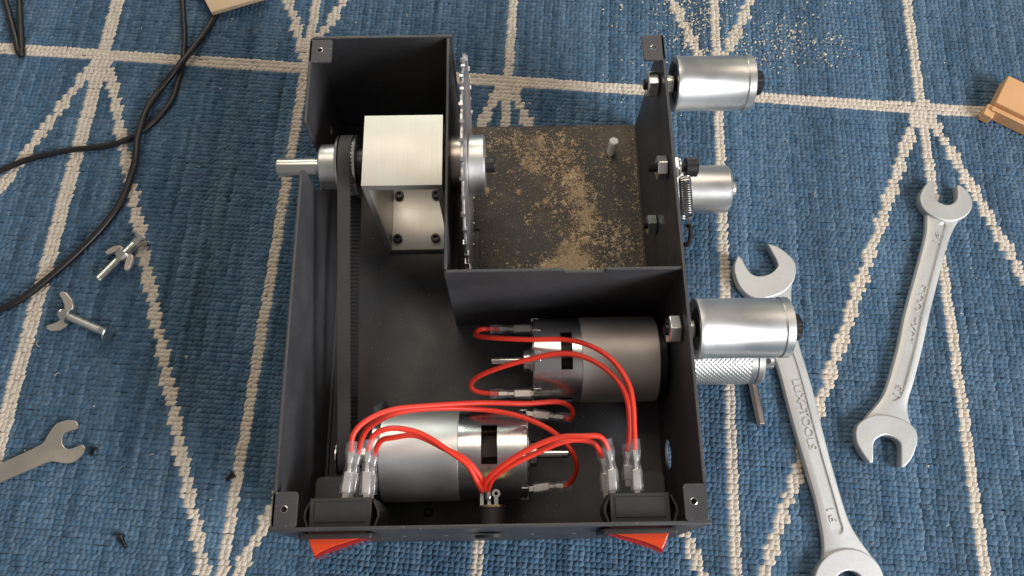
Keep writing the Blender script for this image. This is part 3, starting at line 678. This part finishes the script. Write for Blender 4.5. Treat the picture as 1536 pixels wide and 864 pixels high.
wire([tRB[0]]+bw((952, 640, 82), (950, 605, 82), (942, 573, 80), (920, 540, 76), (886, 518, 72), (845, 509, 66), (790, 508, 60), (740, 508, 52), (716, 503, 44), (716, 496, 39), (727, 493, 36))+[tN1[0]])
wire([tRB2[0]]+bw((943, 645, 72), (941, 605, 76), (930, 575, 75), (905, 549, 72), (870, 535, 68), (835, 532, 64), (790, 539, 60), (750, 551, 54), (716, 566, 47), (706, 579, 42), (717, 589, 40))+[tN2[0]])

# sawdust on the bay floor -----------------------------------------
def grains(name, pts, sizes, zs, m, parent=None, off=(0, 0, 0)):
    n = len(pts); base = np.array([(1, 0, -.45), (-.5, .8, -.45), (-.5, -.8, -.45), (0.1, 0, .6)])
    ang = rng.random(n)*2*PI; st = .6+.9*rng.random(n); c, s = np.cos(ang), np.sin(ang)
    X_ = base[None, :, 0]*st[:, None]; Y_ = np.repeat(base[None, :, 1], n, 0); Z_ = base[None, :, 2]*(.7*np.ones(n))[:, None]
    x = (X_*c[:, None]-Y_*s[:, None])*sizes[:, None]+pts[:, 0:1]; y = (X_*s[:, None]+Y_*c[:, None])*sizes[:, None]+pts[:, 1:2]
    z = Z_*sizes[:, None]+zs[:, None]
    co = np.stack([x-off[0], y-off[1], z-off[2]], 2).reshape(-1, 3)*S
    q = np.array([(0, 1, 3), (1, 2, 3), (2, 0, 3), (0, 2, 1)]); f = (q[None]+(np.arange(n)*4)[:, None, None]).reshape(-1, 3)
    me = bpy.data.meshes.new(name); me.from_pydata(co.tolist(), [], f.tolist()); me.materials.append(M[m])
    o = bpy.data.objects.new(name, me); C.objects.link(o); o['kind'] = 'stuff'
    if parent: o.parent = parent
    return o
pp = []
def clump(pts, share=.75, spread=5.0):
    pts = np.array(pts); n = len(pts); k = max(1, n//22); c = pts[rng.integers(0, n, k)]; idx = rng.integers(0, k, n)
    w_ = rng.gamma(.6, 1, k); idx = rng.choice(k, n, p=w_/w_.sum()); near = c[idx]+rng.normal(0, spread, (n, 2))*rng.random((n, 1))
    return np.where((rng.random(n) < share)[:, None], near, pts)
def blob(cx, cy, sx, sy, rot, n):
    a = R(rot); x = rng.normal(0, sx, n); y = rng.normal(0, sy, n)
    for i in range(n): pp.append((cx+x[i]*math.cos(a)-y[i]*math.sin(a), cy+x[i]*math.sin(a)+y[i]*math.cos(a)))
blob(835, 220, 60, 28, 5, 1800); blob(800, 250, 30, 25, 40, 700); blob(866, 285, 11, 34, -12, 4200); blob(800, 215, 26, 12, 20, 1500); blob(805, 245, 16, 9, 30, 1500); blob(880, 330, 9, 18, -20, 1600); blob(850, 320, 50, 30, 40, 1600)
blob(855, 378, 11, 14, 30, 3000); blob(846, 396, 22, 5, -10, 5000); blob(925, 365, 14, 26, -5, 900); blob(880, 404, 20, 4, 0, 900)
blob(910, 300, 40, 40, 0, 1400); blob(790, 330, 60, 50, 0, 700); blob(760, 205, 20, 14, 0, 500); blob(955, 250, 5, 60, 3, 500)
pp += [(x, y) for x, y in zip(rng.uniform(705, 985, 1500), rng.uniform(190, 402, 1500))]
q = np.array([B(x, y, 2.3)[:2] for x, y in clump(pp)]); k = (q[:, 0] > US+5) & (q[:, 0] < UR-3) & (q[:, 1] > VS+1) & (q[:, 1] < VB-3) & ~((q[:, 0] > -24.5) & (q[:, 0] < -16) & (q[:, 1] < 187))
q = q[k]; n = len(q); sz = .20+.60*rng.random(n)**3
h = n*3//4
grains('sawdust', q[:h], sz[:h], 2.2+sz[:h]*.3, 'dust', mach, OFF); grains('sawdust', q[h:], sz[h:], 2.3+sz[h:]*.3, 'dust_pale', mach, OFF)
# dust line along the slot
n = 700; q = np.stack([-24.6+rng.normal(0, .45, n), rng.uniform(130, 187, n)], 1); grains('sawdust', q, .2+.25*rng.random(n), 2.3*np.ones(n), 'dust', mach, OFF)

n = 520                                       # grains caught along the foot of the right panel
q = np.stack([UR-T-1.2-np.abs(rng.normal(0, 1.1, n)), rng.uniform(131, 252, n)], 1); grains('sawdust', q, .2+.3*rng.random(n), 2.4+.5*rng.random(n), 'dust', mach, OFF)
# crumbs on the carpet ---------------------------------------------
pp = []
blob(1035, 26, 26, 26, 0, 330); blob(1130, 45, 55, 28, 0, 330); blob(1165, 72, 62, 14, 5, 330); blob(1255, 65, 14, 12, 0, 60); blob(1235, 30, 40, 20, 0, 40)
blob(930, 130, 40, 25, 0, 22); blob(1020, 45, 14, 30, 0, 60); blob(950, 20, 30, 14, 0, 22); blob(920, 150, 10, 8, 0, 10)
pp = [tuple(v) for v in clump(pp, .35, 8.0)]+[(x, y) for x, y in zip(rng.uniform(-60, 1600, 110), rng.uniform(0, 900, 110))]
q = np.array([P(x, y, .4)[:2] for x, y in pp])
rel = np.stack([q[:, 0]*cy_+q[:, 1]*sy_, -q[:, 0]*sy_+q[:, 1]*cy_], 1)
k = ~((rel[:, 0] > UL-2) & (rel[:, 0] < UR+2) & (rel[:, 1] > VF-4) & (rel[:, 1] < VB+3)); q = q[k]
grains('wood_crumbs', q, (.34+.75*rng.random(len(q))**2.5), .6*np.ones(len(q)), 'dust_pale')

mb = MB()                                     # a little lint caught in the weave
for px, py in ((213, 40), (225, 683), (246, 575), (1222, 295), (90, 560), (395, 150), (610, 20), (1290, 470), (1420, 790), (1180, 215), (300, 250), (60, 520)):
    p = P(px, py, .7); a = random.uniform(0, 6.3); k = random.uniform(-1.2, 1.2); L_ = random.uniform(1.8, 4.0)
    mb.tube([p+Vector((math.cos(a+k*t)*L_*t, math.sin(a+k*t)*L_*t, .25*math.sin(t*3)+random.uniform(-.1, .1))) for t in [i/7 for i in range(8)]], .13, 5)
o = obj('lint_fibres', mb, 'dust_pale'); o['kind'] = 'stuff'
# ------------------------------------------------------------------ wrenches
def world_off(pts):
    c = sum((Vector((p[0], p[1], 0)) for p in pts), Vector())/len(pts); return (c.x, c.y, 0)
def resample(pl, n):
    pl = [Vector((p[0], p[1])) for p in pl]; d = [0]
    for a, b in zip(pl, pl[1:]): d.append(d[-1]+(b-a).length)
    out = []
    for i in range(n):
        t = d[-1]*i/(n-1); k = 0
        while k < len(d)-2 and d[k+1] < t: k += 1
        f = (t-d[k])/max(1e-9, d[k+1]-d[k]); out.append(pl[k].lerp(pl[k+1], f))
    return out
def smooth2(pl, n=6): return [(p.x, p.y) for p in spline([Vector((a, b, 0)) for a, b in pl], n)]
def wrench(label, left, right, heads, rec, texts, group):
    """left/right: px outlines of the shank from one end to the other; heads: list of px outlines"""
    allp = [P(x, y, 5) for x, y in left+right]; off = world_off(allp)
    r = root('open_end_wrench', off, label, 'wrench', group)
    NS = 90
    Lp = resample(smooth2([tuple(P(x, y, 4.4)[:2]) for x, y in left]), NS); Rp = resample(smooth2([tuple(P(x, y, 4.4)[:2]) for x, y in right]), NS)
    vs, fs = [], []; m = 14; zt, zr = 5.3, 4.45
    tot = sum((Lp[i+1]-Lp[i]).length for i in range(NS-1))
    for i in range(NS):
        c = (Lp[i]+Rp[i])/2; wv = (Rp[i]-Lp[i]); hw = wv.length/2; wv.normalize()
        t = i/(NS-1); g = 0
        if rec[0] < t < rec[1]:
            s = min(t-rec[0], rec[1]-t)*tot; g = rec[2]*math.sqrt(max(0, 1-max(0, 1-s/rec[2])**2))
        gg = max(g, .02); inn = max(gg-.45, .01); zz = zr if g > .3 else zt
        prof = [(-hw+.7, .5), (-hw, 1.5), (-hw, 3.2), (-hw+.9, 4.5), (-max(gg+.9, hw*.55), zt), (-gg, zt), (-inn, zz)]
        prof = prof+[(-a, b) for a, b in prof[::-1]]
        for a, b in prof: q = c+wv*a; vs.append((q.x, q.y, b))
    for i in range(NS-1):
        for k in range(m): fs.append((i*m+k, i*m+(k+1) % m, (i+1)*m+(k+1) % m, (i+1)*m+k))
    fs.append(tuple(range(m))); fs.append(tuple(range((NS-1)*m, NS*m))[::-1])
    mb = MB(); mb.add(vs, fs); sh = obj('shank', mb, 'wrench', r, off, sharp=28)
    for h in heads:
        pl = [tuple(P(x, y, 6.6)[:2]) for x, y in h]
        sheet('jaw', [pl], 6.2, UV(.4), 'wrench', r, off, .7, 2)
    for text, (x0, y0), (x1, y1), hgt in texts:
        a, b = P(x0, y0, 4.9), P(x1, y1, 4.9); d = b-a; L_ = d.length; an = math.atan2(d.y, d.x); c = (a+b)/2
        lettering(text, L_, hgt, .75, Matrix.Translation((c.x, c.y, zr-.1)) @ Matrix.Rotation(an, 4, 'Z'), 'wrench', r, off)
def arcpx(pts, n=4):                 # smooth a px outline piece
    return [(p.x, p.y) for p in spline([Vector((a, b, 0)) for a, b in pts], n)]
# right wrench, sizes 14 and 15
hd1 = arcpx([(1399, 269), (1391, 275), (1384, 286), (1380.5, 296), (1382.5, 307), (1388, 315.5), (1398, 323), (1411.7, 329.4), (1425.5, 331.5), (1439.4, 329.4), (1450.5, 323), (1457.5, 314), (1459, 304.4), (1456, 293.3), (1449, 283.6), (1439.4, 276.7)])+[(1436, 278)]+arcpx([(1437, 288), (1436.6, 298), (1431, 304.4), (1421.4, 307), (1410.3, 303.7), (1404, 298), (1402, 290), (1401, 278)])
hd2 = [(1305.6, 694), (1310, 693.5)]+arcpx([(1310.5, 680), (1311, 664.6), (1317, 657), (1328, 652.5), (1340, 655.5), (1348.5, 661.6), (1352, 670.6), (1351.9, 700.7)])+arcpx([(1356.8, 700.7), (1367.3, 688.6), (1374.8, 670.6), (1377, 655.5), (1373.3, 643.5), (1364.3, 634.5), (1350, 627), (1331.2, 622.5), (1313, 622.5), (1298, 628.5), (1287.6, 637.5), (1283.7, 649.5), (1286, 664.6), (1295, 681), (1305, 694)])
wrench('silver open-end wrench marked 14 and 15, on the far right by the carpet stripes',
       [(1387, 312), (1388.5, 323), (1387.5, 351), (1377.5, 393), (1363, 445.5), (1354.4, 479), (1346.2, 520), (1331.2, 574.3), (1320.7, 598.4), (1301, 622.5), (1294, 634)],
       [(1452, 318), (1436, 336), (1425, 359.4), (1416, 390), (1402, 445.5), (1394, 479), (1385.4, 520), (1371.8, 574), (1365, 595.4), (1362.8, 616.4), (1369, 640)],
       [hd1, hd2], (.075, .895, 3.0),
       [('LUX\u2013TOOLS', (1364.5, 513), (1386, 427), 4.3), ('14', (1405, 364), (1408.5, 349), 3.6), ('15', (1345.5, 594), (1350, 578), 3.6)], 'open-end wrenches on the carpet')
# middle wrench, size 16
hd3 = arcpx([(1107.7, 382.7), (1101.7, 397), (1102.6, 412), (1110, 430), (1122, 442), (1140, 447.7), (1158, 445), (1176, 437.8), (1188, 425.8), (1193.7, 412), (1192.8, 394), (1182, 380.6), (1167, 370), (1151.3, 365)])+arcpx([(1154, 370), (1158.8, 379), (1166.4, 394), (1165.8, 401.7), (1155, 410.7), (1140, 414), (1128, 410.7), (1120.6, 401.7), (1113, 388)])
cx, cy, rr = 1274, 876, 53
hd4 = [(cx+rr*math.cos(R(a)), cy+rr*math.sin(R(a))) for a in range(120, 420, 8)]+[(1296, 905), (1296, 880)]+[(cx+22*math.cos(R(a)), cy+2+22*math.sin(R(a))) for a in range(0, -181, -15)]+[(1252, 905)]
wrench('longer silver open-end wrench marked 16, passing under the front roller',
       [(1128, 436), (1140, 462), (1150, 500), (1160, 535), (1169, 560), (1187, 630), (1204.4, 690), (1222, 750), (1232.6, 802.7), (1234, 830), (1230, 852)],
       [(1190, 420), (1188, 440), (1190, 470), (1200, 517.5), (1213, 560), (1225.5, 605.7), (1243, 676), (1264, 750), (1278, 788.6), (1296, 817), (1315, 842)],
       [hd3, hd4], (.10, .895, 3.2),
       [('LUX\u2013TOOLS', (1195, 570), (1221, 675), 4.6), ('16', (1246.5, 764), (1251.5, 785), 4.2)], 'open-end wrenches on the carpet')
# flat stamped wrench entering from the left
pl = [(-70, 723), (0, 695.5)]+arcpx([(40, 677), (63, 665.5), (72, 651.5), (84.4, 635.6), (102, 630), (114, 631.4)])+arcpx([(117, 637.4), (114, 643.7), (100, 648), (94.3, 653), (93.2, 665.5), (100.3, 673.3), (109, 672), (123, 666.6)])+arcpx([(127.4, 670.8), (123, 681.4), (109, 693), (93.2, 694.7), (75.6, 692), (53, 700.7), (0, 723.6)])+[(-70, 752)]
wp = [tuple(P(x, y, 2.4)[:2]) for x, y in pl]; off = world_off(wp)
o = sheet('flat_wrench', [wp], 2.0, UV(.4), 'stamped', None, off, .25); o.location = Vector(off)*S
tag(o, 'thin flat stamped wrench reaching in from the left edge of the carpet', 'wrench')

# hex key under the knurled roller
a, b = P(1126, 560, 2.6), P(1142, 637, 2.6); off = ((a.x+b.x)/2, (a.y+b.y)/2, 0)
mb = MB(); d = (b-a).normalized()
mb.lathe(a, d, [(0, 2.5), ((b-a).length-.4, 2.5), ((b-a).length, 2.2)], 6, phase=R(30))
o = obj('hex_key', mb, 'steel_brown', None, off, bevel=.12); o.location = Vector(off)*S
tag(o, 'steel hex key whose end sticks out from beneath the knurled roller', 'hex key')

# ------------------------------------------------------------------ wing bolts
def wing_bolt(tip, head, nut, z, ang, label, group, wingtilt):
    a, b, c = P(*tip, z), P(*head, z), P(*nut, z); d = (b-a).normalized(); L_ = (b-a).length
    off = ((a.x+b.x)/2, (a.y+b.y)/2, 0); r = root('wing_bolt', off, label, 'bolt', group)
    mb = MB(); pr = [(0, 2.1), (.5, 2.5)]; t = .9
    n = int((L_-6)/.8)
    for i in range(n): pr += [(t, 2.6), (t+.4, 2.32)]; t += .8
    pr += [(t, 2.55), (L_-1.6, 2.55)]
    mb.lathe(a, d, pr, 24); obj('bolt_shank', mb, 'zinc', r, off, sharp=50)
    mb = MB(); mb.lathe(a, d, [(L_-3.6, 2.5), (L_-2.4, 2.8), (L_-.5, 5.2), (L_, 5.4), (L_+.3, 5.1), (L_+.3, 0)], 36); obj('bolt_head', mb, 'zinc', r, off)
    t0 = (c-a).dot(d)
    mb = MB(); mb.lathe(a, d, [(t0-2.2, 2.6), (t0-2.2, 3.7), (t0+1.6, 4.5), (t0+2.3, 4.5), (t0+2.3, 2.6)], 32); nb = obj('wing_nut', mb, 'zinc', r, off)
    side0 = d.cross(Vector((0, 0, 1))).normalized(); up = Vector((0, 0, 1))
    side = (side0*math.cos(ang)+up*math.sin(ang)).normalized(); nn = d.cross(side).normalized()
    for sg in (-1, 1):
        prof = [(2.6, 1.4), (4.6, .2), (7.2, -2.8), (9.2, -4.6), (11.0, -4.4), (11.2, -2.2), (9.6, 1.0), (7.0, 3.0), (4.4, 3.4), (2.6, 2.2)] if wingtilt else [(2.6, -1.8), (5.0, -2.6), (8.0, -5.2), (9.8, -7.6), (11.8, -7.0), (12.2, -4.4), (9.6, -.2), (6.4, 1.8), (3.2, 2.0)]
        prof = [(q[0]*.98, q[1]*1.15) for q in prof]
        m = len(prof); vs = []
        for hh in (-1.0, 1.0):
            for s_, t_ in prof: vs.append(a+d*(t0+t_)+side*(sg*s_)+nn*hh)
        mb = MB(); mb.add(vs, [tuple(range(m)), tuple(range(m, 2*m))[::-1]]+[(i, (i+1) % m, (i+1) % m+m, i+m) for i in range(m)])
        obj('wing', mb, 'wing', nb, off, bevel=.3)
wing_bolt((147.5, 419.5), (212, 355.5), (184.5, 384), 5.0, R(12), 'zinc bolt with wing nut at mid shank, head touching the beige carpet stripe', 'bolts with wing nuts', 1)
wing_bolt((90, 468.5), (163, 500.5), (99, 475), 5.2, R(-18), 'zinc bolt with wing nut at its very tip, lying nearer the flat wrench', 'bolts with wing nuts', 0)

# small black screws ------------------------------------------------
def small_screw(tip, head, m, label, r0=1.15, L=None):
    a, b = P(*tip, 1.9), P(*head, 1.9); d = (b-a).normalized(); L_ = (b-a).length; off = ((a.x+b.x)/2, (a.y+b.y)/2, 0)
    r = root('small_screw', off, label, 'screw')
    pr = [(0, r0*.7), (.3, r0)]; t = .5
    while t < L_-1.6: pr += [(t, r0), (t+.25, r0*.8)]; t += .5
    mb = MB(); mb.lathe(a, d, pr+[(L_-1.2, r0)], 16); obj('screw_shank', mb, m, r, off, sharp=50)
    mb = MB(); mb.lathe(a, d, [(L_-1.4, r0), (L_-.2, 2.3), (L_+.1, 2.3), (L_+.3, 1.9), (L_-.3, .8), (L_-.4, 0)], 20); obj('screw_head', mb, m, r, off)
small_screw((339, 720), (350, 711), 'black_steel', 'small dark countersunk screw lying on a beige carpet stripe')
small_screw((137, 684), (140, 671), 'black_steel', 'tiny black screw next to the jaw of the flat wrench')
small_screw((188, 820), (181, 805), 'black_steel', 'tiny black screw alone on blue carpet in the lower left')

# ------------------------------------------------------------------ cords
def cord(name, pts, r, label, group='black cords'):
    q = [P(x, y, z) for x, y, z in pts]; off = (q[len(q)//2].x, q[len(q)//2].y, 0)
    mb = MB(); mb.tube(spline(q, 8), r, 14); o = obj(name, mb, 'cord', None, off); o.location = Vector(off)*S
    return tag(o, label, 'cord', group)
cord('power_cord', [(-140, 300, 1.6), (-60, 276, 1.6), (0, 256, 1.7), (40, 240, 1.7), (100, 226, 1.7), (160, 219, 1.8), (195, 207, 1.8), (220, 192, 1.8), (240, 173, 1.8), (258, 150, 1.8), (267, 122, 1.8), (274, 94, 1.8), (277, 55, 1.8), (275, 20, 1.8), (272, -40, 1.8), (270, -90, 1.8)], 1.75, 'thin black cord from the left edge bending up to the top edge')
cord('power_cord', [(-140, 500, 2), (-60, 485, 2), (0, 464, 2.2), (40, 443, 2.2), (105, 390, 2.2), (155, 340, 2.2), (183, 300, 2.4), (197, 262, 3.5), (204, 235, 5.4), (207, 206, 6.2), (219, 167, 4.6), (239, 136, 3.2), (264, 104, 6.4), (290, 72, 5.4), (313, 40, 2.6), (340, -10, 2.6), (360, -60, 2.6)], 2.1, 'thicker black cord sweeping up to the pale board')
cord('cable_loop', [(26, -120, 3), (28, -40, 3), (29, 0, 3), (31, 40, 3), (33, 70, 2.6), (32, 82, 2.2), (27, 76, 2.2), (24, 60, 2.2), (16, 30, 2.2), (8, 0, 2.2), (-6, -50, 2.2), (-30, -110, 2.2)], 2.0, 'black cable doubled back in a tight loop at the top left corner')

# ------------------------------------------------------------------ board and plastic part at the edges
def slab_px(name, pl, z0, z1, m, label, cat):
    wp = [tuple(P(x, y, z1)[:2]) for x, y in pl]; off = world_off(wp)
    o = sheet(name, [wp], z1-z0, UV(z0), m, None, off, .3); o.location = Vector(off)*S; return tag(o, label, cat)
slab_px('wooden_board', [(304, -6), (316.7, 18.5), (400, -6), (372, -120), (262, -90)], 5.2, 8.4, 'ply', 'pale wooden board corner resting on the black cord at the top edge', 'board')
def peach():
    c0 = P(1513, 113, 11); c1 = P(1493.4, 153.4, 11)
    e = (c1-c0); e.z = 0; ln = e.length; e.normalize(); f = Vector((-e.y, e.x, 0)) if Vector((-e.y, e.x, 0)).x > 0 else Vector((e.y, -e.x, 0))
    a = Vector((c0.x, c0.y, 0))
    off = tuple(a); r = root('plastic_bracket', off, 'stepped peach coloured plastic bracket at the right edge of the frame', 'bracket')
    def prism(pr, x0, x1, nm, bev=.5):   # profile along e (t, z) pushed along f
        m = len(pr); vs = []
        for x in (x0, x1): vs += [a+e*t+f*x+Vector((0, 0, z)) for t, z in pr]
        mb = MB(); mb.add(vs, [tuple(range(m)), tuple(range(m, 2*m))[::-1]]+[(i, (i+1) % m, (i+1) % m+m, i+m) for i in range(m)])
        obj(nm, mb, 'peach', r, off, bevel=bev)
    prism([(0, .6), (0, 11), (ln, 11), (ln, .6)], 0, 60, 'block')
    prism([(ln+.02, .6), (ln+.02, 7.6), (ln+1.0, 7.6), (ln+1.0, 8.6), (ln+4.2, 8.8), (ln+4.2, .6)], .3, 60, 'lip', .2)
    prism([(ln-.2, .6), (ln-.2, 7.4), (ln+8.6, 7.4), (ln+8.6, .6)], -2.6, 3.6, 'foot')
peach()
